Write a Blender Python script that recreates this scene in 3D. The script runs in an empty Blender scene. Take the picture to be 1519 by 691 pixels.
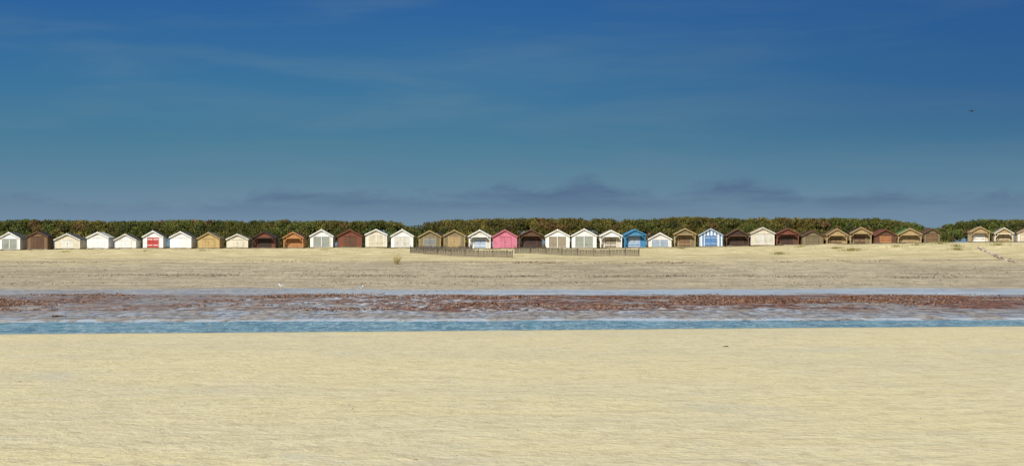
import bpy, bmesh, math, random
import numpy as np
from mathutils import noise, Vector
random.seed(7); rng=np.random.default_rng(7)
scene=bpy.context.scene
EYE=3.5; F=2400.0; HZ=365.0
def lin(c):
    c=c/255.0
    return c/12.92 if c<=0.04045 else ((c+0.055)/1.055)**2.4
def S(r,g,b,k=0.92): return (lin(r)*k,lin(g)*k,lin(b)*k,1.0)
def interp(x,xs,ys): return float(np.interp(x,xs,ys))
def N(x,y,z=0.0): return noise.noise(Vector((x,y,z)))
# ------------------------------------------------------------------ terrain
def near_edge(x):
    xc=max(-45,min(45,x)); return 68.3+0.160*xc+0.5*N(x*0.08,3.1)+0.12*N(x*0.6,8.1)
def far_edge(x):
    xc=max(-45,min(45,x)); return 76.6+0.045*xc+0.9*N(x*0.15,5.1)+0.9*N(x*0.7,1.1)+0.5*N(x*2.0,4.1)
BX=[(p-759.5)/12.0 for p in (0,120,540,700,900,1000,1110,1185,1300,1395,1519)]
BZ=[EYE-(p-365)/12.0 for p in (371,369,367.2,368.6,368.4,366.6,365,362.6,361.2,359.6,359.4)]
PY=[127,135,148,158,166,176,186,196,202,400]
PZ=[0.01,0.13,0.72,1.32,1.84,2.36,2.80,3.16,3.25,3.25]
def smoothst(a,b,t):
    t=max(0,min(1,(t-a)/(b-a))); return t*t*(3-2*t)
def H(x,y):
    if y<90:
        ne=near_edge(x); fe=far_edge(x)
        if y<ne+3.5 and y < (ne+fe)/2:
            t=y-ne
            und=0.025*N(x*0.12,y*0.12)+0.008*N(x*0.7,y*0.7)
            z=(0.02+und)*(1-smoothst(-2.5,0,t))+(-0.04)*smoothst(-2.5,0,t) if t<=0 else -0.04-0.22*smoothst(0,3,t)
            return z
        t=fe-y
        if t>0: return -0.04-0.22*smoothst(0,3,t)
        u=smoothst(0,1.6,-t)
        return -0.04+u*(0.05+0.018*N(x*0.3,y*0.3))
    z=interp(y,PY,PZ)
    z=(interp(y-3,PY,PZ)+z+interp(y+3,PY,PZ))/3
    b=interp(x,BX,BZ)/3.25
    s=smoothst(140,200,y)
    z=z*(1+(b-1)*s)
    a=smoothst(130,150,y)
    z+=a*(0.07*N(x*0.12,y*0.12)+0.03*N(x*0.5,y*0.3))
    d=smoothst(176,184,y)*(1-smoothst(193,199,y))
    rt=smoothst(25,40,x)
    z+=d*(0.17*N(x*0.25,y*0.2,4)+0.10*N(x*0.7,y*0.5,9))+d*rt*(0.10+0.34*N(x*0.2,y*0.15,14))
    if y<135: z+=0.012*N(x*0.25,y*0.25)*(1-a)
    if y>230: z+=0.4*N(x*0.01,y*0.01)*smoothst(230,400,y)
    return z
def axis(segs):
    out=[]
    for a,b,s in segs: out+=list(np.arange(a,b,s))
    return out
xs=[-5000,-2500,-1200,-600,-350,-250,-180,-140]+axis([(-120,-60,2.0),(-60,60,0.4),(60,121,2.0)])+[140,180,250,350,600,1200,2500,5000]
ys=[-600,-300,-150,-80,-40,-20]+axis([(-10,58,1.0),(58,82,0.25),(82,130,1.0),(130,204,0.7),(204,240,2)])+[245,260,280,320,380,500,800,1500,3000,7000]
nx,ny=len(xs),len(ys)
V=[(x,y,H(x,y)) for y in ys for x in xs]
Fc=[(j*nx+i,j*nx+i+1,(j+1)*nx+i+1,(j+1)*nx+i) for j in range(ny-1) for i in range(nx-1)]
me=bpy.data.meshes.new("beach_ground"); me.from_pydata(V,[],Fc)
me.polygons.foreach_set("use_smooth",[True]*len(Fc))
ground=bpy.data.objects.new("beach_sand_ground",me); scene.collection.objects.link(ground)
def place(px,py,lo=60,hi=205):
    d=lo
    while d<hi:
        x=(px-759.5)/F*d; z=EYE-(py-HZ)/F*d
        if H(x,d)>=z: return x,d,H(x,d)
        d+=0.15
    x=(px-759.5)/F*hi
    return x,hi,H(x,hi)
# ------------------------------------------------------------------ node helpers
class NT:
    def __init__(s,tree): s.t=tree; s.n=tree.nodes; s.l=tree.links
    def _in(s,sock,v):
        if v is None: return
        if isinstance(v,bpy.types.NodeSocket): s.l.new(v,sock)
        else:
            if hasattr(sock.default_value,'__len__') and not hasattr(v,'__len__'):
                sock.default_value=[v]*len(sock.default_value)
            else: sock.default_value=v
    def math(s,op,a,b=None,clamp=False):
        n=s.n.new('ShaderNodeMath'); n.operation=op; n.use_clamp=clamp
        s._in(n.inputs[0],a); s._in(n.inputs[1],b); return n.outputs[0]
    def step(s,v,a,b,lo=0.0,hi=1.0):
        n=s.n.new('ShaderNodeMapRange'); n.interpolation_type='SMOOTHSTEP'
        s._in(n.inputs[0],v); n.inputs[1].default_value=a; n.inputs[2].default_value=b
        n.inputs[3].default_value=lo; n.inputs[4].default_value=hi
        if b<a:
            n.inputs[1].default_value=b; n.inputs[2].default_value=a
            n.inputs[3].default_value=hi; n.inputs[4].default_value=lo
        return n.outputs[0]
    def mix(s,f,a,b,bt='MIX'):
        n=s.n.new('ShaderNodeMix'); n.data_type='RGBA'; n.blend_type=bt
        s._in(n.inputs[0],f); s._in(n.inputs[6],a); s._in(n.inputs[7],b); return n.outputs[2]
    def noise(s,vec,scale,detail=4,rough=0.55,dist=0.0):
        n=s.n.new('ShaderNodeTexNoise'); s._in(n.inputs['Vector'],vec)
        n.inputs['Scale'].default_value=scale; n.inputs['Detail'].default_value=detail
        n.inputs['Roughness'].default_value=rough; n.inputs['Distortion'].default_value=dist
        return n.outputs[0]
    def scale(s,vec,sc,loc=(0,0,0)):
        n=s.n.new('ShaderNodeMapping'); s._in(n.inputs[0],vec); n.inputs['Scale'].default_value=sc
        n.inputs['Location'].default_value=loc; return n.outputs[0]
    def sep(s,v):
        n=s.n.new('ShaderNodeSeparateXYZ'); s._in(n.inputs[0],v); return n.outputs
    def bump(s,h,st,d=0.02,normal=None):
        n=s.n.new('ShaderNodeBump'); n.inputs['Strength'].default_value=st; n.inputs['Distance'].default_value=d
        s._in(n.inputs['Height'],h)
        if normal is not None: s.l.new(normal,n.inputs['Normal'])
        return n.outputs[0]
def newmat(name):
    m=bpy.data.materials.new(name); m.use_nodes=True
    t=NT(m.node_tree); b=m.node_tree.nodes['Principled BSDF']; return m,t,b
# ------------------------------------------------------------------ ground material
m,t,b=newmat("sand_and_tidal_flat")
g=t.n.new('ShaderNodeNewGeometry'); P=g.outputs['Position']; X,Y,Z=t.sep(P)
def mul(a,c): return t.math('MULTIPLY',a,c)
def add(a,c): return t.math('ADD',a,c)
n_big=t.noise(t.scale(P,(0.05,0.12,0)),1,4,0.6)
n_mid=t.noise(t.scale(P,(0.35,0.7,0)),1,5,0.65)
n_fin=t.noise(P,5,4,0.7)
n_grn=t.noise(P,30,2,0.7)
spk=t.noise(t.scale(P,(2.2,0.55,0),(4,4,0)),1,5,0.75)     # speckle and sparkle noise, stretched in depth so specks stay visible
patch=t.noise(t.scale(P,(0.14,0.14,0),(5,2,0)),1,7,0.78,0.5)
rip=t.noise(t.scale(P,(1.3,1.6,0),(2,7,0)),1,5,0.75,0.5)
fg=t.mix(t.step(n_big,0.38,0.66),S(231,216,166),S(221,209,168))
fg=t.mix(t.step(n_mid,0.46,0.62,0,0.5),fg,S(236,224,180))
fg=t.mix(t.step(patch,0.52,0.66,0,0.5),fg,S(204,201,182))
fg=t.mix(t.step(rip,0.48,0.62,0,0.6),fg,S(203,188,146))
fg=t.mix(t.step(n_fin,0.45,0.72,0,0.5),fg,S(190,172,128))
fg=t.mix(t.step(n_grn,0.5,0.8,0,0.4),fg,S(250,240,204))
# far beach
yd=add(Y,mul(t.math('SUBTRACT',n_mid,0.5),9.0))
yw=add(add(Y,mul(t.math('SUBTRACT',n_mid,0.5),14.0)),mul(t.math('SUBTRACT',n_big,0.5),22.0))
yb=add(Y,mul(t.math('SUBTRACT',n_big,0.5),16.0))
ub=t.mix(t.step(n_mid,0.4,0.62),S(208,191,140),S(232,217,166))
ub=t.mix(t.step(n_fin,0.48,0.7,0,0.5),ub,S(176,158,112))
ub=t.mix(t.step(spk,0.52,0.66,0,0.45),ub,S(170,152,110))
lb=t.mix(t.step(n_mid,0.36,0.6),S(172,159,132),S(206,192,158))
lb=t.mix(t.step(n_fin,0.48,0.68,0,0.5),lb,S(138,126,104))
lb=t.mix(t.step(spk,0.50,0.64,0,0.6),lb,S(126,114,94))
beach=t.mix(t.step(yb,158,176),lb,ub)
st=t.noise(t.scale(P,(0.06,0.35,0),(1,9,0)),1,6,0.72)
beach=t.mix(mul(t.step(st,0.48,0.60,0,0.6),t.step(Y,186,168)),beach,S(150,134,108))
beach=t.mix(t.step(yb,206,216),beach,S(96,98,52,0.8))
# tidal flat
fl=t.mix(t.step(n_mid,0.38,0.62),S(146,139,130),S(186,178,166))
fl=t.mix(t.step(spk,0.44,0.60,0,0.8),fl,S(108,98,90))
wn=t.noise(t.scale(P,(0.45,0.20,0),(3,3,0)),1,8,0.80,0.6)
wn2=t.noise(t.scale(P,(0.10,0.22,0),(13,5,0)),1,8,0.76,0.4)
n_sw=t.noise(t.scale(P,(0.16,0.13,0),(7,1,0)),1,8,0.78)
swband=mul(t.step(yw,85,90),t.step(yw,121,116))
swx=t.step(X,-14,-4,0.6,1.0)
sw=mul(mul(swband,swx),t.step(n_sw,0.43,0.51,0,0.92))
swc=t.mix(t.step(spk,0.42,0.58),S(150,98,72,0.85),S(78,50,40,0.8))
fl=t.mix(sw,fl,swc)
foamband=mul(t.step(yd,104,86),mul(t.step(X,-32,-20),t.step(X,26,10,0.5,1.0)))
fc=t.math('MAXIMUM',foamband,mul(t.step(X,-24,-12),t.step(X,6,-4)))
edge=t.step(add(Y,mul(X,-0.045)),79.0,77.3)
brk=t.step(spk,0.40,0.56,1.0,0.05)
foam_sparkle=t.math('MAXIMUM',mul(mul(t.step(wn,0.49,0.56,0,1.0),brk),fc),mul(edge,t.step(wn,0.42,0.54,0.0,0.9)))
fl=t.mix(foam_sparkle,fl,S(216,224,226))  # foam together with white sparkle specks painted into the flat's colour
pool=mul(mul(t.step(yd,113,120),t.step(yb,135,127)),t.step(add(X,mul(t.math('SUBTRACT',n_big,0.5),30)),-25,8,0.4,1.0))
pool=mul(pool,t.step(wn2,0.38,0.50,0.1,0.95))
fl=t.mix(pool,fl,S(192,204,210))  # pale wet reflection and surf of the pool mixed in as albedo
inbeach=t.step(yb,127,134)
inflat=t.step(Y,73,76)
far=t.mix(inbeach,fl,beach)
col=t.mix(inflat,fg,far)
wetb=mul(t.step(Z,0.0,-0.05),t.step(Y,76,74))
col=t.mix(mul(wetb,0.5),col,S(140,140,118))
t.l.new(col,b.inputs['Base Color'])
flatmask=mul(inflat,t.math('SUBTRACT',1.0,inbeach))
wet=mul(flatmask,t.math('MAXIMUM',t.step(wn,0.42,0.56,0.1,1.0),pool))
wet=mul(wet,t.math('SUBTRACT',1.0,mul(sw,0.8)))
rg=t.n.new('ShaderNodeMapRange'); t.l.new(wet,rg.inputs[0]); rg.inputs[3].default_value=0.95; rg.inputs[4].default_value=0.25
t.l.new(rg.outputs[0],b.inputs['Roughness'])
b.inputs['Specular IOR Level'].default_value=0.25
h=add(mul(n_fin,1.0),add(mul(n_grn,0.25),add(mul(n_mid,1.5),mul(rip,2.6))))
bs=t.n.new('ShaderNodeBump'); bs.inputs['Distance'].default_value=0.07; t.l.new(h,bs.inputs['Height'])
t.l.new(t.math('SUBTRACT',0.65,mul(wet,0.5)),bs.inputs['Strength'])
t.l.new(bs.outputs[0],b.inputs['Normal'])
me.materials.append(m)
# ------------------------------------------------------------------ water
wx=axis([(-300,301,6)])
wv=[(x,y,-0.04) for y in (58,66,72,78,81.5) for x in wx]; n=len(wx)
wf=[(j*n+i,j*n+i+1,(j+1)*n+i+1,(j+1)*n+i) for j in range(4) for i in range(n-1)]
wm=bpy.data.meshes.new("water"); wm.from_pydata(wv,[],wf)
water=bpy.data.objects.new("tidal_channel_water",wm); scene.collection.objects.link(water)
m,t,b=newmat("water")
g=t.n.new('ShaderNodeNewGeometry'); P=g.outputs['Position']
w1=t.noise(t.scale(P,(1.0,0.7,1)),1.2,5,0.65,0.3); w2=t.noise(t.scale(P,(3.2,0.9,1)),1,5,0.72)
wl=t.noise(t.scale(P,(0.7,0.45,1)),1,6,0.8)
c=t.mix(t.step(wl,0.42,0.58),S(54,122,144),S(128,182,192))  # ripple contrast, light and dark, put into the water colour
c=t.mix(t.step(w2,0.52,0.62,0,0.85),c,S(212,228,230))  # white glints painted into the base colour
t.l.new(c,b.inputs['Base Color']); b.inputs['Roughness'].default_value=0.15; b.inputs['Specular IOR Level'].default_value=0.4
hh=t.math('ADD',w1,t.math('MULTIPLY',w2,0.4))
t.l.new(t.bump(hh,1.0,0.2),b.inputs['Normal'])
wm.materials.append(m)
# ------------------------------------------------------------------ material factory for timber
mcache={}
def timber(name,rgb,k=0.8,vertical=True,pitch=0.14,groove=0.45,weather=0.25,rough=0.7,rgb2=None,stripe=0.3):
    key=(name,)
    if key in mcache: return mcache[key]
    m,t,b=newmat(name)
    tc=t.n.new('ShaderNodeTexCoord'); O=tc.outputs['Object']; oi=t.n.new('ShaderNodeObjectInfo')
    X,Y,Z=t.sep(O)
    a=t.math('ADD',X,Y) if vertical else Z
    q=t.math('DIVIDE',t.math('ADD',a,50.0),pitch)
    fr=t.math('FRACT',q); gv=t.step(fr,0.0,0.16,1,0); cell=t.math('FLOOR',q)
    wn=t.n.new('ShaderNodeTexWhiteNoise'); wn.noise_dimensions='1D'; t.l.new(cell,wn.inputs['W'])
    base=S(*rgb,k)
    if rgb2:
        fs=t.math('FRACT',t.math('DIVIDE',t.math('ADD',X,50.0),stripe))
        base=t.mix(t.step(fs,0.46,0.54),base,S(*rgb2,k))
    dark=tuple(v*(1-weather) for v in S(*rgb,k)[:3])+(1,)
    c=t.mix(t.math('MULTIPLY',wn.outputs[0],0.5 if not rgb2 else 0),base,dark)
    off=t.n.new('ShaderNodeVectorMath'); off.operation='ADD'; t.l.new(O,off.inputs[0]); t.l.new(oi.outputs['Location'],off.inputs[1])
    nz=t.noise(t.scale(off.outputs[0],(2,2,1.1)),1,5,0.7)
    c=t.mix(t.step(nz,0.45,0.7,0,0.7),c,t.mix(1.0,c,(0.72,0.68,0.60,1),'MULTIPLY'))
    grime=t.step(t.math('ADD',Z,t.math('MULTIPLY',nz,0.3)),0.05,0.45,0.4,0)
    c=t.mix(grime,c,(0.30,0.25,0.17,1))
    c=t.mix(t.math('MULTIPLY',gv,groove),c,tuple(v*0.35 for v in base[:3])+(1,) if not rgb2 else (0.15,0.15,0.2,1))
    t.l.new(c,b.inputs['Base Color']); b.inputs['Roughness'].default_value=rough
    b.inputs['Specular IOR Level'].default_value=0.3
    t.l.new(t.bump(t.math('SUBTRACT',nz,gv),0.4,0.02),b.inputs['Normal'])
    mcache[key]=m; return m
PAL=dict(
 white=(244,244,240),cream=(220,212,188),offwhite=(222,220,210),tan=(178,154,112),olive=(130,120,90),brown=(100,74,56),
 dkbrown=(66,51,44),redbrown=(122,74,56),orange=(188,134,86),pink=(208,124,146),blue=(76,142,186),midblue=(84,128,180),ltblue=(172,190,210),
 red=(190,72,66),grey=(130,135,135),dkgrey=(62,62,64),green=(86,128,64),grgreen=(160,166,156),yellow=(194,168,112),roofgrey=(96,94,90),black=(30,28,28),
 weather=(160,148,126),midbrown=(126,100,72))
def T(c,vert=True,pitch=0.14,groove=0.45): return timber("timber_%s_%s_%d"%(c,'v' if vert else 'h',int(pitch*100)),PAL[c],0.88,vert,pitch,groove)
def mesh_obj(name,verts,faces,mat,parent,smooth=False):
    me=bpy.data.meshes.new(name); me.from_pydata(verts,[],faces); me.materials.append(mat)
    if smooth: me.polygons.foreach_set("use_smooth",[True]*len(me.polygons))
    o=bpy.data.objects.new(name,me); scene.collection.objects.link(o)
    if parent: o.parent=parent
    return o
class Geo:
    def __init__(s): s.v=[]; s.f=[]
    def box(s,x0,x1,y0,y1,z0,z1):
        n=len(s.v)
        s.v+=[(x0,y0,z0),(x1,y0,z0),(x1,y1,z0),(x0,y1,z0),(x0,y0,z1),(x1,y0,z1),(x1,y1,z1),(x0,y1,z1)]
        s.f+=[tuple(n+i for i in q) for q in ((0,3,2,1),(4,5,6,7),(0,1,5,4),(1,2,6,5),(2,3,7,6),(3,0,4,7))]
    def prism(s,poly,y0,y1):
        n=len(s.v); k=len(poly)
        s.v+=[(x,y0,z) for x,z in poly]+[(x,y1,z) for x,z in poly]
        s.f.append(tuple(n+i for i in range(k))); s.f.append(tuple(n+k+i for i in reversed(range(k))))
        for i in range(k):
            j=(i+1)%k; s.f.append((n+j,n+i,n+k+i,n+k+j))
    def beam(s,a,b,w,h):
        a=Vector(a); b=Vector(b); d=(b-a).normalized(); up=Vector((0,0,1))
        if abs(d.z)>0.98: up=Vector((0,1,0))
        r=d.cross(up).normalized()*w/2; u=r.cross(d).normalized()*h/2
        n=len(s.v)
        s.v+=[tuple(p) for p in (a-r-u,a+r-u,a+r+u,a-r+u,b-r-u,b+r-u,b+r+u,b-r+u)]
        s.f+=[tuple(n+i for i in q) for q in ((0,1,2,3),(7,6,5,4),(1,0,4,5),(2,1,5,6),(3,2,6,7),(0,3,7,4))]
    def obj(s,name,mat,parent): return mesh_obj(name,s.v,s.f,mat,parent)
def hut(pl,pr,ptop,pbase,style,wall,roof='roofgrey',trim=None,door=None,rot=0.0,d=200.0,vert=True,wallmat=None,sidecol=None):
    cx=((pl+pr)/2-759.5)/F*d; Wt=(pr-pl)/F*d; hr=(pbase-ptop)/F*d
    z0=H(cx,d)
    e=bpy.data.objects.new("beach_hut",None); scene.collection.objects.link(e)
    e.location=(cx,d,z0-0.05); e.rotation_euler=(0,0,math.radians(rot)); e.empty_display_size=0.5
    W=Wt-0.22; D=2.7; hr=max(hr,1.75)+0.05; he=hr-0.27*W*random.uniform(0.85,1.1)
    hw=W/2; fl=0.16; trim=trim or wall; door=door or wall
    g=Geo()
    for x in (-hw+0.1,0,hw-0.1): g.box(x-0.06,x+0.06,0.05,D-0.05,-0.15,fl-0.04)
    g.obj("base_bearers",T('dkbrown'),e)
    wm=wallmat or T(wall,vert)
    sl=(hr-he)/hw
    pf=0.0 if style!='porch' else 0.75
    g=Geo(); th=0.06
    g.prism([(-hw,fl),(hw,fl),(hw,he),(0,hr),(-hw,he)],pf,pf+th)
    g.box(-hw,-hw+th,pf+th,D-th,fl,he); g.box(hw-th,hw,pf+th,D-th,fl,he)
    g.prism([(-hw,fl),(hw,fl),(hw,he),(0,hr),(-hw,he)],D-th,D)
    g.obj("walls",wm,e)
    g=Geo(); g.box(-hw+0.003,hw-0.003,-0.03 if style!='porch' else -0.08,D-0.01,fl-0.04,fl-0.002); g.obj("floor",T('weather',True),e)
    oh=0.22; so=0.11; rt=0.05
    g=Geo(); zt=hr+0.012
    for sgn in (-1,1):
        xo=sgn*(hw+so); ze=hr-sl*(hw+so)+0.012
        poly=[(0,zt),(xo,ze),(xo,ze+rt),(0,zt+rt)]
        if sgn>0: poly=poly[::-1]
        g.prism(poly,-oh,D+0.15)
    g.obj("roof",T(roof,True,0.3),e)
    g=Geo()
    for sgn in (-1,1):
        xo=sgn*(hw+so+0.004); ze=hr-sl*(hw+so)+0.02; bw=0.13
        poly=[(0.0,zt+rt+0.01),(0.0,zt+rt+0.01-bw),(xo,ze+rt-bw),(xo,ze+rt)]
        if sgn<0: poly=poly[::-1]
        g.prism(poly,-oh-0.03,-oh-0.003)
    g.obj("barge_boards",T(trim,False,0.9,0),e)
    g=Geo(); cw=0.085
    if style=='porch':
        for sx in (-hw+0.05,hw-0.05):
            g.box(sx-0.045,sx+0.045,-0.02,0.07,fl,he-0.02)
        g.box(-hw,hw,-0.025,0.065,he-0.12,he)
        g.beam((-hw+0.1,0.02,he-0.5),(-hw+0.45,0.02,he-0.12),0.05,0.06)
        g.beam((hw-0.1,0.02,he-0.5),(hw-0.45,0.02,he-0.12),0.05,0.06)
        for sx in (-hw+0.05,hw-0.05):
            g.box(sx-0.025,sx+0.025,0.07,pf,fl+0.65,fl+0.71)
            for k in range(4): g.box(sx-0.02,sx+0.02,0.14+k*0.16,0.18+k*0.16,fl,fl+0.65)
        g.obj("porch_frame",T(trim,False,0.9,0),e)
        g=Geo(); g.prism([(-hw+0.02,he+0.003),(hw-0.02,he+0.003),(0,hr-0.03)],0.0,0.03); g.obj("gable_panel",T(trim if random.random()<0.5 else wall,True),e)
        g=Geo()
    for sgn in (-1,1):
        x0=sgn*hw; g.box(min(x0+0.012*sgn,x0-cw*sgn),max(x0+0.012*sgn,x0-cw*sgn),pf-0.022,pf-0.002,fl,he-0.03)
    g.obj("corner_trim",T(trim,False,0.9,0),e)
    dh=he-fl-0.06
    if style in('doors','porch'):
        dw=min(0.72,hw*0.62)
        g=Geo()
        g.box(-dw,-0.008,pf-0.045,pf-0.004,fl+0.03,fl+dh-0.06); g.box(0.008,dw,pf-0.045,pf-0.004,fl+0.03,fl+dh-0.06)
        g.obj("double_doors",T(door,True,0.12),e)
        g=Geo()
        g.box(-dw-0.08,-dw-0.006,pf-0.06,pf-0.003,fl,fl+dh); g.box(dw+0.006,dw+0.08,pf-0.06,pf-0.003,fl,fl+dh)
        g.box(-dw-0.08,dw+0.08,pf-0.065,pf-0.002,fl+dh+0.002,fl+dh+0.07)
        for s in(-1,1):
            for zz in (fl+0.28,fl+dh-0.3): g.box(min(s*0.06,s*(dw-0.05)),max(s*0.06,s*(dw-0.05)),pf-0.062,pf-0.047,zz,zz+0.08)
        g.obj("door_frame",T(trim,False,0.9,0),e)
        g=Geo(); g.box(0.03,0.07,pf-0.09,pf-0.048,fl+dh*0.5,fl+dh*0.5+0.09); g.obj("door_latch",T('black',False,0.9,0),e)
    elif style=='shutter':
        dw=hw*0.72
        g=Geo(); k=9; hh=(dh-0.1)/k
        for i in range(k):
            z=fl+0.05+i*hh
            g.box(-dw,dw,pf-0.04,pf-0.004,z+0.012,z+hh-0.012)
        g.obj("louvred_shutter",T(door,False,0.15,0.3),e)
        g=Geo(); g.box(-dw-0.09,-dw-0.004,pf-0.06,pf-0.003,fl,fl+dh); g.box(dw+0.004,dw+0.09,pf-0.06,pf-0.003,fl,fl+dh)
        g.box(-dw-0.09,dw+0.09,pf-0.066,pf-0.002,fl+dh+0.002,fl+dh+0.07)
        g.box(-0.03,0.03,pf-0.052,pf-0.042,fl+0.05,fl+dh-0.02)
        g.obj("shutter_frame",T(trim,False,0.9,0),e)
    if random.random()<0.6:
        g=Geo(); g.box(-0.5,0.5,-0.42,-0.1,-0.05,0.10); g.obj("step",T('weather',False),e)
    g=Geo(); g.box(-0.035,0.035,-oh-0.045,-oh-0.031,hr-0.12,hr+0.1); g.obj("finial",T(trim,False,0.9,0),e)
    return e
striped=timber("timber_blue_white_stripe",PAL['white'],0.85,True,0.15,0.2,0.2,0.6,rgb2=PAL['midblue'],stripe=0.42)
HUTS=[
(-3,31,345,371.5,'shutter','white','roofgrey','white','grgreen'),
(39,72,344,371,'doors','midbrown','dkbrown','brown','brown'),
(80,120,346,369,'doors','cream','roofgrey','offwhite','offwhite'),
(128,162,344,368.5,'doors','white','offwhite','white','white'),
(169,203,347,368.5,'doors','white','roofgrey','offwhite','white'),
(211,243,342,368,'doors','white','roofgrey','white','red'),
(251,285,343,368,'doors','white','roofgrey','white','white'),
(292,327,344,368,'doors','yellow','olive','tan','yellow'),
(335,369,347,368,'doors','cream','weather','offwhite','cream'),
(373,410,343,368,'porch','redbrown','dkbrown','dkbrown','dkbrown'),
(419,451,344,368,'porch','orange','brown','orange','orange'),
(459,495,341,368,'shutter','white','roofgrey','white','grgreen'),
(500,538,341,367.5,'doors','redbrown','redbrown','redbrown','brown'),
(541,575,340,367,'shutter','cream','roofgrey','white','cream'),
(579,614,339,366.5,'shutter','white','ltblue','white','offwhite'),
(620,655,341,367,'doors','olive','weather','tan','grey'),
(657,691,340,367.5,'doors','olive','tan','tan','tan'),
(694,729,342,370,'porch','offwhite','ltblue','white','ltblue'),
(730,768,341,369,'doors','pink','pink','pink','pink'),
(769,806,340,368,'porch','dkbrown','dkbrown','brown','dkbrown'),
(808,846,340,368,'shutter','white','offwhite','white','weather'),
(847,886,339,368,'shutter','white','offwhite','white','grgreen'),
(889,924,342,368.5,'porch','cream','offwhite','white','weather'),
(925,959,341,368.5,'porch','blue','blue','blue','ltblue'),
(961,997,345,367,'shutter','offwhite','roofgrey','white','ltblue'),
(999,1033,338,366,'porch','olive','tan','tan','midbrown'),
(1036,1073,339,366,'doors','white','midblue','ltblue','midblue'),
(1076,1112,339,365,'porch','dkbrown','brown','brown','dkbrown'),
(1113,1150,337,364,'shutter','cream','tan','offwhite','offwhite'),
(1151,1186,338,363,'porch','brown','brown','redbrown','dkbrown'),
(1188,1223,343,363,'doors','olive','brown','brown','olive'),
(1225,1258,340,363,'porch','tan','midbrown','tan','midbrown'),
(1260,1294,338,362.5,'porch','olive','dkbrown','tan','brown'),
(1296,1331,340,361,'doors','brown','redbrown','redbrown','orange'),
(1331,1368,338,360,'porch','tan','green','tan','tan'),
(1369,1396,344,359.5,'doors','olive','brown','brown','midbrown'),
]
for i,hh in enumerate(HUTS):
    rot=random.uniform(-3,3)
    wmm=None
    if hh[5]=='white' and hh[6]=='midblue': wmm=striped; rot=-9
    hut(*hh,rot=rot,wallmat=wmm,d=200+random.uniform(-0.4,0.4))
for hh in [(1439,1469,338,361,'porch','cream','tan','tan','white'),(1475,1504,340,361,'porch','tan','weather','cream','tan'),(1508,1538,342,361,'doors','offwhite','brown','tan','cream')]:
    hut(*hh,rot=-8,d=203)
for hh in [(-48,-12,344,371,'doors','white','roofgrey','white','blue'),(-92,-56,344,371,'porch','brown','dkbrown','brown','tan'),(1548,1578,342,360,'doors','white','roofgrey','white','green')]:
    hut(*hh,rot=0,d=200 if hh[0]<0 else 203)
# ------------------------------------------------------------------ quads scatter helper
def quad_mesh(name,C,U,Vv,cols,mat):
    n=len(C); co=np.empty((n,4,3),np.float32)
    co[:,0]=C-U-Vv; co[:,1]=C+U-Vv; co[:,2]=C+U*0.35+Vv; co[:,3]=C-U*0.35+Vv
    me=bpy.data.meshes.new(name); me.vertices.add(n*4); me.vertices.foreach_set('co',co.reshape(-1))
    me.loops.add(n*4); me.loops.foreach_set('vertex_index',np.arange(n*4,dtype=np.int32))
    me.polygons.add(n); me.polygons.foreach_set('loop_start',np.arange(0,n*4,4,dtype=np.int32))
    me.update(calc_edges=True); me.validate()
    at=me.color_attributes.new("tone",'FLOAT_COLOR','POINT')
    cc=np.ones((n,4,4),np.float32); cc[:,:,:3]=cols[:,None,:]; at.data.foreach_set('color',cc.reshape(-1))
    me.materials.append(mat)
    o=bpy.data.objects.new(name,me); scene.collection.objects.link(o); return o
def attrmat(name,rough=0.8):
    m,t,b=newmat(name); a=t.n.new('ShaderNodeAttribute'); a.attribute_name="tone"
    t.l.new(a.outputs['Color'],b.inputs['Base Color']); b.inputs['Roughness'].default_value=rough
    b.inputs['Specular IOR Level'].default_value=0.15
    return m
leafm=attrmat("foliage",0.8); weedm=attrmat("seaweed",0.6)
corem,ct,cb=newmat("foliage_core"); cb.inputs['Base Color'].default_value=(0.025,0.028,0.010,1); cb.inputs['Roughness'].default_value=0.95
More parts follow.
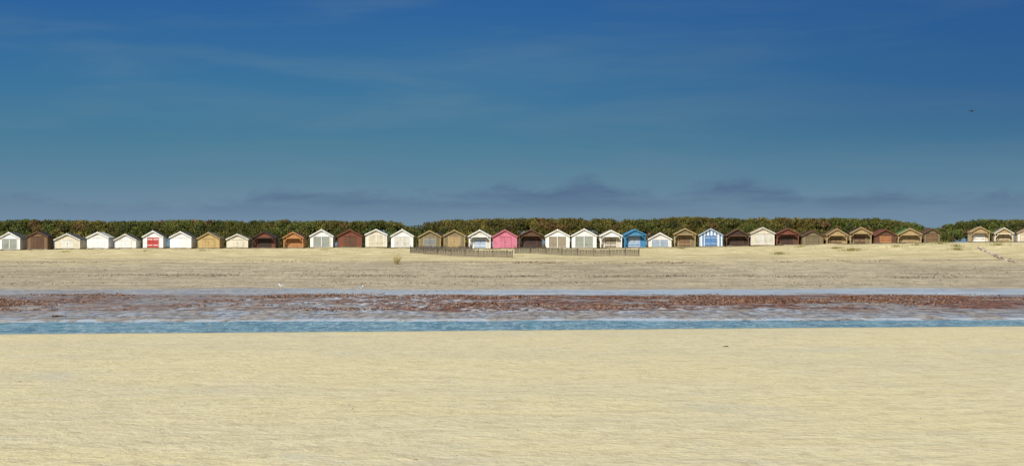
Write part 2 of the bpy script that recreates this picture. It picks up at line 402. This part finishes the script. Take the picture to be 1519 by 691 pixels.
# ------------------------------------------------------------------ hedge
TOPX=[0,60,130,200,270,350,420,500,570,600,613,626,660,760,860,950,1020,1090,1160,1230,1300,1345,1372,1384,1400,1440,1519]
TOPP=[327,326,327,329,326,328,327,328,327,331,337,331,326,324,324,326,322,324,323,324,324,329,338,344,334,326,326]
def top_at(x,d): return EYE+(365-float(np.interp(x/d*F+759.5,TOPX,TOPP)))/F*d+0.10*N(x*0.35,9.9)
def hedge(name,x0,x1,yc,nl):
    C=[];Dn=[];tone=[];core=bmesh.new()
    for i in range(nl):
        x=random.uniform(x0,x1)
        tz=top_at(x,yc); gz=H(x,yc); hgt=tz-gz
        r=random.uniform(0.45,0.95); rz=r*random.uniform(0.7,1.0)
        k3=i%4
        if k3<2: zc=tz-rz*random.uniform(0.95,1.1)-(0 if k3==0 else random.uniform(0,0.6)); y=yc+random.uniform(-0.9,1.2)
        elif k3==2: zc=gz+hgt*random.uniform(0.35,0.75); y=yc-1.2-random.uniform(0,0.6)
        else: zc=gz+hgt*random.uniform(0.05,0.5); y=yc-1.7-random.uniform(0,0.7)
        zc=min(zc,tz-rz*0.95)
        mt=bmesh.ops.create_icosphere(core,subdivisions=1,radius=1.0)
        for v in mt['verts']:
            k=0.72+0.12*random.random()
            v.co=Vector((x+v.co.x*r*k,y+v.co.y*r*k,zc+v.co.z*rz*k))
        n=int(270*r*r)
        d=rng.normal(size=(n,3)); d/=np.linalg.norm(d,axis=1)[:,None]
        d[:,1]=np.where(d[:,1]>0.4,-d[:,1],d[:,1])
        rad=rng.uniform(0.78,1.12,size=(n,1))
        C.append(np.array([x,y,zc])+d*np.array([r,r,rz])*rad); Dn.append(d)
        bt=random.uniform(0.6,1.25)*(1+0.35*N(x*0.22,3.3)); hue=min(1,max(0,0.45+0.9*N(x*0.12,7.7)+random.uniform(-0.35,0.35)))
        base=np.array([0.072,0.092,0.018])*(1-hue)+np.array([0.135,0.108,0.024])*hue
        if random.random()<0.08: base=np.array([0.14,0.08,0.03])
        tone.append(base[None,:]*bt*rng.uniform(0.6,1.4,size=(n,1)))
    m=int((x1-x0)*26); X=rng.uniform(x0,x1,m)
    Zt=np.array([top_at(x,yc) for x in X])+np.array([0.14*N(x*0.8,2.2)+0.12*N(x*2.6,7.0) for x in X])
    Yc=yc+rng.uniform(-1.6,1.2,m); Zc=Zt-0.24+rng.uniform(-0.5,0.06,m)
    C=np.concatenate(C+[np.stack([X,Yc,Zc],1)]); Dn=np.concatenate(Dn+[np.tile([0,-.4,.9],(m,1))])
    tt=np.array([0.12,0.100,0.025])[None,:]*rng.uniform(0.5,1.3,size=(m,1)); tone=np.concatenate(tone+[tt])
    n=len(C)
    up=Dn*0.5+np.array([0,0,0.55])+rng.normal(size=(n,3))*0.5; up/=np.linalg.norm(up,axis=1)[:,None]
    sd=np.cross(up,rng.normal(size=(n,3))*[0.5,1,0.5]); sd/=np.linalg.norm(sd,axis=1)[:,None]
    L=rng.uniform(0.06,0.16,size=(n,1)); Wd=rng.uniform(0.04,0.09,size=(n,1))
    o=quad_mesh(name,C,sd*Wd,up*L,tone,leafm)
    cm=bpy.data.meshes.new("dark_core"); core.to_mesh(cm); core.free(); cm.materials.append(corem)  # added dark filler lobes, stop the hedge being see-through; no modelled branches
    co=bpy.data.objects.new("dark_core",cm); scene.collection.objects.link(co); co.parent=o
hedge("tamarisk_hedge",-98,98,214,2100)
# ------------------------------------------------------------------ seaweed / wrack
def scatter(name,pts,size,hz,colfn,mat):
    C=np.array(pts,np.float32); n=len(C)
    sz=rng.uniform(size[0],size[1],size=(n,1)); hh=rng.uniform(hz[0],hz[1],size=(n,1))
    ang=rng.uniform(0,6.283,n); U=np.stack([np.cos(ang),np.sin(ang)*0.6,rng.normal(size=n)*0.15],1)*sz
    Vv=np.stack([rng.normal(size=n)*0.3,rng.normal(size=n)*0.5,np.ones(n)],1)*hh
    C[:,2]+=hh[:,0]*0.7
    return quad_mesh(name,C,U,Vv,colfn(n),mat)
def tones(cs):
    cs=np.array(cs)
    return lambda n: cs[rng.integers(0,len(cs),n)]*rng.uniform(0.6,1.35,size=(n,1))
pts=[]
while len(pts)<30000:
    y=random.uniform(84,121); x=random.uniform(-60,60)
    px=759.5+x/y*F
    den=1.1*N(x*0.11,y*0.13,3)+0.6*N(x*0.4,y*0.3,8)+0.45*N(x*1.3,y*0.7,1)
    if px<200: thr=0.12
    elif px<600: thr=0.24
    else: thr=0.0
    lo=88 if px<600 else 90+6*smoothst(900,1500,px)
    lo+=3*N(x*0.15,2.2); hi=3*N(x*0.12,6.2)
    edge=smoothst(lo-4,lo+4,y)*(1-smoothst(113+hi,120+hi,y))
    if random.random()<edge and den>thr+random.uniform(-0.12,0.12)+(1-edge)*0.3: pts.append((x,y,H(x,y)))
scatter("seaweed",pts,(0.03,0.11),(0.006,0.035),tones([(0.19,0.09,0.05),(0.25,0.13,0.075),(0.07,0.04,0.028),(0.05,0.03,0.02),(0.28,0.17,0.11)]),weedm)
pts=[]
def line(yc,amp,wid,n,x0,x1,seed):
    k=0
    while k<n:
        x=random.uniform(x0,x1); y=yc+amp*N(x*0.05,seed)+random.gauss(0,wid)
        if N(x*0.12,y*0.1,seed)+0.4*N(x*0.6,y*0.3,seed)>random.uniform(-0.25,0.25): pts.append((x,y,H(x,y))); k+=1
line(148,3,0.8,2400,-60,65,3.3); line(167,3,1.0,1300,0,65,6.3); line(152,4,4,1200,-60,60,9.3); line(138,3,2,1100,-60,60,1.3); line(167,4,1.2,500,-65,0,2.3)
scatter("wrack_line_debris",pts,(0.03,0.11),(0.008,0.034),tones([(0.10,0.06,0.04),(0.16,0.10,0.06),(0.06,0.04,0.03)]),weedm)
pts=[]
for i in range(70):
    y=random.uniform(24,66); x=random.uniform(-0.4,0.4)*y; pts.append((x,y,H(x,y)))
scatter("shell_fragments",pts,(0.008,0.03),(0.004,0.012),tones([(0.08,0.06,0.05),(0.2,0.15,0.1)]),weedm)
def clump(name,px,py,n,rx,hz,lo=26):
    x,y,z=place(px,py,lo); P=[]
    for i in range(n):
        a=random.gauss(0,rx); bb=random.gauss(0,rx*0.5); P.append((x+a,y+bb,H(x+a,y+bb)))
    return scatter(name,P,(rx*0.25,rx*0.6),(hz*0.3,hz),tones([(0.05,0.035,0.02),(0.09,0.06,0.035)]),weedm)
clump("seaweed_clump",87,471,60,0.14,0.055,80)
clump("seaweed_clump",1077,514,40,0.05,0.022)
clump("seaweed_clump",30,566,16,0.02,0.01); clump("seaweed_clump",617,681,16,0.015,0.008)
# ------------------------------------------------------------------ grass tufts
def tuft(name,px,py,n,rx,hgt,cols):
    x,y,z=place(px,py,140)
    ang=rng.uniform(0,6.283,n); rr=np.abs(rng.normal(size=n))*rx
    bx=x+np.cos(ang)*rr; by=y+np.sin(ang)*rr*0.6
    L=rng.uniform(0.4,1,size=(n,1))*hgt/2
    up=np.stack([np.cos(ang)*0.5+rng.normal(size=n)*0.3,np.sin(ang)*0.4,np.ones(n)],1); up/=np.linalg.norm(up,axis=1)[:,None]
    C=np.stack([bx,by,np.array([H(a,b_) for a,b_ in zip(bx,by)])],1)+up*L
    sd=np.cross(up,np.array([0.1,1,0])); 
    return quad_mesh(name,C,sd*rng.uniform(0.008,0.02,size=(n,1)),up*L,tones(cols)(n),leafm)
G=[(0.20,0.19,0.06),(0.13,0.14,0.04),(0.30,0.24,0.10)]
tuft("dry_beach_plant",588,392,70,0.07,1.2,[(0.45,0.30,0.10),(0.34,0.24,0.09),(0.24,0.22,0.08)])
for px,py,n,rx,hg in [(1155,377,160,0.5,0.35),(1262,372,260,0.9,0.4),(1240,369,120,0.6,0.35),(1420,371,160,0.6,0.4),(1418,366,90,0.4,0.5),(1360,364,90,0.5,0.4),(1190,366,90,0.6,0.3),(95,374,90,0.7,0.25),(215,373,70,0.5,0.25),(1480,364,120,0.8,0.45),(1330,366,90,0.7,0.35),(640,367,60,0.4,0.3),(1010,369,90,0.6,0.3),(300,372,60,0.5,0.22),(480,371,60,0.5,0.22),(1395,362,120,0.8,0.5)]:
    tuft("marram_grass_tuft",px,py,n,rx,hg,G)
# ------------------------------------------------------------------ fences
fm=timber("fence_timber",(88,80,70),0.8,True,0.5,0.0)
wire,wt,wb=newmat("fence_wire"); wb.inputs['Base Color'].default_value=(0.12,0.11,0.1,1); wb.inputs['Metallic'].default_value=0.8; wb.inputs['Roughness'].default_value=0.5
def fence(pA,pB,hA):
    a=place(*pA,lo=150); b_=place(*pB,lo=150)
    e=bpy.data.objects.new("paling_fence",None); scene.collection.objects.link(e); e.location=a
    L=math.hypot(b_[0]-a[0],b_[1]-a[1]); n=int(L/0.085); g=Geo(); gp=Geo(); gw=Geo(); prev=None
    for i in range(n+1):
        f=i/n; x=a[0]+(b_[0]-a[0])*f; y=a[1]+(b_[1]-a[1])*f+0.25*math.sin(f*9); z=H(x,y)
        h=hA*random.uniform(0.92,1.06)
        tx=random.uniform(-0.03,0.03)
        o=Vector((x-a[0],y-a[1],z-a[2]))
        g.beam(o+Vector((0,0,-0.05)),o+Vector((tx,0,h)),0.05,0.02)
        if i%22==0 or i==n: gp.beam(o+Vector((0,0.06,-0.2)),o+Vector((random.uniform(-.03,.03),0.06,h+0.14)),0.09,0.09)
        if prev is not None and i%3==0 or i==n:
            for zz in (0.18,hA*0.5,hA*0.85): gw.beam(prev+Vector((0,0.02,zz)),o+Vector((0,0.02,zz)),0.015,0.03)
            prev=o
        if prev is None: prev=o
    g.obj("pales",fm,e); gp.obj("posts",fm,e); gw.obj("wires",wire,e)
fence((609,375.5),(760,382.5),0.72)
fence((764,376),(948,380),0.72)
fence((618,371),(700,372),0.5)
# ------------------------------------------------------------------ rock groyne
rm,t,b=newmat("rock"); tc=t.n.new('ShaderNodeTexCoord'); nn=t.noise(tc.outputs['Object'],2.5,6,0.7)
t.l.new(t.mix(t.step(nn,0.42,0.6),(0.16,0.10,0.06,1),(0.5,0.45,0.36,1)),b.inputs['Base Color']); b.inputs['Roughness'].default_value=0.9
bm=bmesh.new()
p0=place(1452,369,150); p1=place(1502,389,150)
for i in range(26):
    f=i/25; x=p0[0]+(p1[0]-p0[0])*f+random.gauss(0,0.12); y=p0[1]+(p1[1]-p0[1])*f+random.gauss(0,0.3); z=H(x,y)
    s=random.uniform(0.14,0.30); r=bmesh.ops.create_icosphere(bm,subdivisions=2,radius=1)
    sx,sy,sz=s*random.uniform(.9,1.5),s*random.uniform(.8,1.3),s*random.uniform(.5,.8); sd=random.uniform(0,99)
    for v in r['verts']:
        k=1+0.45*N(v.co.x*1.5+sd,v.co.y*1.5,v.co.z*1.5)
        v.co=Vector((x+v.co.x*sx*k,y+v.co.y*sy*k,z+0.05+v.co.z*sz*k))
rme=bpy.data.meshes.new("rock_groyne"); bm.to_mesh(rme); bm.free(); rme.materials.append(rm)
ro=bpy.data.objects.new("rock_groyne",rme); scene.collection.objects.link(ro)
# ------------------------------------------------------------------ gulls
def flatmat(name,c,r=0.6):
    m,t,b=newmat(name); tc=t.n.new('ShaderNodeTexCoord'); nn=t.noise(tc.outputs['Object'],14,3)
    t.l.new(t.mix(t.step(nn,0.4,0.7,0,0.25),c,tuple(v*0.7 for v in c[:3])+(1,)),b.inputs['Base Color']); b.inputs['Roughness'].default_value=r; return m
gw_=flatmat("feather_white",(0.8,0.8,0.78,1)); gg=flatmat("feather_grey",(0.35,0.37,0.4,1)); gb=flatmat("beak_leg",(0.7,0.4,0.08,1)); gk=flatmat("feather_black",(0.03,0.03,0.03,1))
def loft(rings,mat,name,parent,seg=12):
    v=[];f=[]
    for (x,z,ry,rz) in rings:
        for k in range(seg):
            a=2*math.pi*k/seg; v.append((x,ry*math.cos(a),z+rz*math.sin(a)))
    for j in range(len(rings)-1):
        for k in range(seg):
            f.append((j*seg+k,j*seg+(k+1)%seg,(j+1)*seg+(k+1)%seg,(j+1)*seg+k))
    f.append(tuple(range(seg))); f.append(tuple((len(rings)-1)*seg+k for k in range(seg)))
    return mesh_obj(name,v,f,mat,parent,True)
def gull(px,py,rz):
    x,y,z=place(px,py,100)
    e=bpy.data.objects.new("seagull",None); scene.collection.objects.link(e); e.location=(x,y,z); e.rotation_euler=(0,0,rz); e.scale=(1.15,1.15,1.15)
    loft([(-0.24,0.21,0.012,0.006),(-0.17,0.215,0.035,0.02),(-0.08,0.21,0.065,0.055),(0.02,0.21,0.08,0.075),(0.09,0.23,0.068,0.07),(0.135,0.27,0.045,0.05),(0.155,0.31,0.034,0.04),(0.17,0.345,0.034,0.036),(0.195,0.355,0.028,0.028),(0.215,0.352,0.01,0.012)],gw_,"body",e)
    loft([(0.21,0.352,0.010,0.011),(0.24,0.348,0.007,0.009),(0.262,0.340,0.002,0.004)],gb,"beak",e,8)
    for s in(-1,1):
        w=loft([(-0.27,0.215,0.004,0.006),(-0.18,0.22,0.012,0.022),(-0.06,0.235,0.016,0.045),(0.05,0.235,0.014,0.045),(0.09,0.24,0.004,0.02)],gg,"folded_wing",e,10); w.location=(0,s*0.066,0.015)
        g=Geo(); g.beam((0.0,s*0.03,0.15),(0.005,s*0.03,0.0),0.012,0.012); g.beam((-0.01,s*0.03,0.006),(0.05,s*0.035,0.006),0.03,0.008); g.obj("leg",gb,e)
        g=Geo(); g.box(0.172,0.18,s*0.033-0.003,s*0.033+0.003,0.352,0.36); g.obj("eye",gk,e)
gull(417,428,2.9); gull(535,431.5,0.5)
d=150; e=bpy.data.objects.new("flying_bird",None); scene.collection.objects.link(e)
e.location=((1441-759.5)/F*d,d,EYE+(365-165)/F*d); e.rotation_euler=(0,0.1,0.3)
loft([(-0.22,0,0.03,0.005),(-0.1,0,0.04,0.03),(0.05,0,0.05,0.05),(0.14,0.01,0.035,0.035),(0.2,0.01,0.012,0.012),(0.24,0.0,0.003,0.003)],gk,"body",e)
for s in(-1,1):
    v=[(0.1,s*0.03,0.02),(-0.06,s*0.03,0.02),(0.13,s*0.25,0.10),(-0.03,s*0.25,0.09),(-0.08,s*0.55,0.03)]
    mesh_obj("wing",v+[(a,b_,c-0.01) for a,b_,c in v],[(0,1,3,2),(2,3,4),(5,7,8,6),(7,9,8),(0,2,7,5),(2,4,9,7),(1,6,8,3),(3,8,9,4)],gk,e)
# ------------------------------------------------------------------ light
SE,SA=math.radians(36),math.radians(24)
sd=Vector((-math.sin(SA)*math.cos(SE),-math.cos(SA)*math.cos(SE),math.sin(SE)))
L=bpy.data.lights.new("sun",'SUN'); L.energy=5.0; L.angle=math.radians(0.5); L.color=(1,0.95,0.86)
lo=bpy.data.objects.new("sun",L); lo.rotation_euler=sd.to_track_quat('Z','Y').to_euler(); lo.location=(-30,-30,60); scene.collection.objects.link(lo)
w=bpy.data.worlds.new("World"); scene.world=w; w.use_nodes=True
t=NT(w.node_tree); bg=t.n['Background']
sky=t.n.new('ShaderNodeTexSky'); sky.sky_type='NISHITA'; sky.sun_disc=False; sky.sun_elevation=SE
sky.sun_rotation=math.atan2(sd.x,sd.y)
sky.air_density=1.0; sky.dust_density=0.6; sky.ozone_density=2.0
tc=t.n.new('ShaderNodeTexCoord'); DX,DY,DZ=t.sep(tc.outputs['Generated'])
r=t.n.new('ShaderNodeValToRGB'); zz=t.math('DIVIDE',DZ,0.2,clamp=True); t.l.new(zz,r.inputs[0])
st=[(0.0,(116,142,164)),(0.10,(108,137,162)),(0.20,(88,129,154)),(0.32,(68,121,150)),(0.5,(50,111,154)),(0.72,(36,95,154)),(1.0,(26,74,138))]
els=r.color_ramp.elements
while len(els)<len(st): els.new(0.5)
for e_,(p,c) in zip(els,st): e_.position=p; e_.color=S(*c,1.0)
dirn=tc.outputs['Generated']
hz=t.noise(t.scale(dirn,(5,5,40)),1,6,0.55,0.3)
base=t.mix(t.step(hz,0.42,0.72,0,0.22),r.outputs[0],S(114,140,150,1))
base=t.mix(t.math('MULTIPLY',t.step(DX,-0.08,0.32,0,0.55),t.step(DZ,0.02,0.10)),base,S(18,72,132,1))
mr=t.n.new('ShaderNodeMapRange'); t.l.new(DX,mr.inputs[0]); mr.inputs[1].default_value=-0.32; mr.inputs[2].default_value=0.32
cr=t.n.new('ShaderNodeValToRGB'); t.l.new(mr.outputs[0],cr.inputs[0])
def pz(p): return (p-759.5)/F/0.64+0.5
tops=[(0,.55),(150,.30),(300,.35),(400,.66),(560,.62),(650,.55),(740,.80),(800,.72),(870,.98),(930,.78),(1000,.60),(1085,.98),(1150,.80),(1200,.50),(1290,.62),(1400,.52),(1519,.66)]
els=cr.color_ramp.elements
while len(els)<len(tops): els.new(0.5)
for e_,(p,c) in zip(els,tops): e_.position=min(1,max(0,pz(p))); e_.color=(c,c,c,1)
cr.color_ramp.interpolation='EASE'
toph=t.math('ADD',t.math('MULTIPLY',cr.outputs[0],0.025),0.018)
cn=t.noise(t.scale(dirn,(34,34,90)),1,7,0.62,0.2)
dd=t.math('SUBTRACT',t.math('ADD',toph,t.math('MULTIPLY',t.math('SUBTRACT',cn,0.5),0.022)),DZ)
cm=t.math('MULTIPLY',t.step(dd,-0.002,0.007),t.step(DZ,0.013,0.036))
cn2=t.noise(t.scale(dirn,(13,13,110),(3,1,2)),1,6,0.62)
cm=t.math('MULTIPLY',cm,t.step(cn2,0.32,0.62,0.3,0.9))
base=t.mix(cm,base,S(76,101,136,1))
sc=t.mix(1.0,base,(10,10,10,1),'MULTIPLY')
fac=t.step(DZ,0.18,0.5,0.97,0.0)
fin=t.mix(fac,sky.outputs[0],sc)
t.l.new(fin,bg.inputs[0]); bg.inputs[1].default_value=0.1
scene.view_settings.view_transform='Standard'; scene.view_settings.look='None'; scene.view_settings.exposure=0
# ------------------------------------------------------------------ camera
cam=bpy.data.cameras.new("camera"); co=bpy.data.objects.new("camera",cam); scene.collection.objects.link(co)
co.location=(0,0,EYE); co.rotation_euler=(math.radians(90)+math.atan(19.5/F),0,0)
cam.sensor_width=36; cam.lens=F/1519*36; cam.clip_start=0.5; cam.clip_end=20000
scene.camera=co
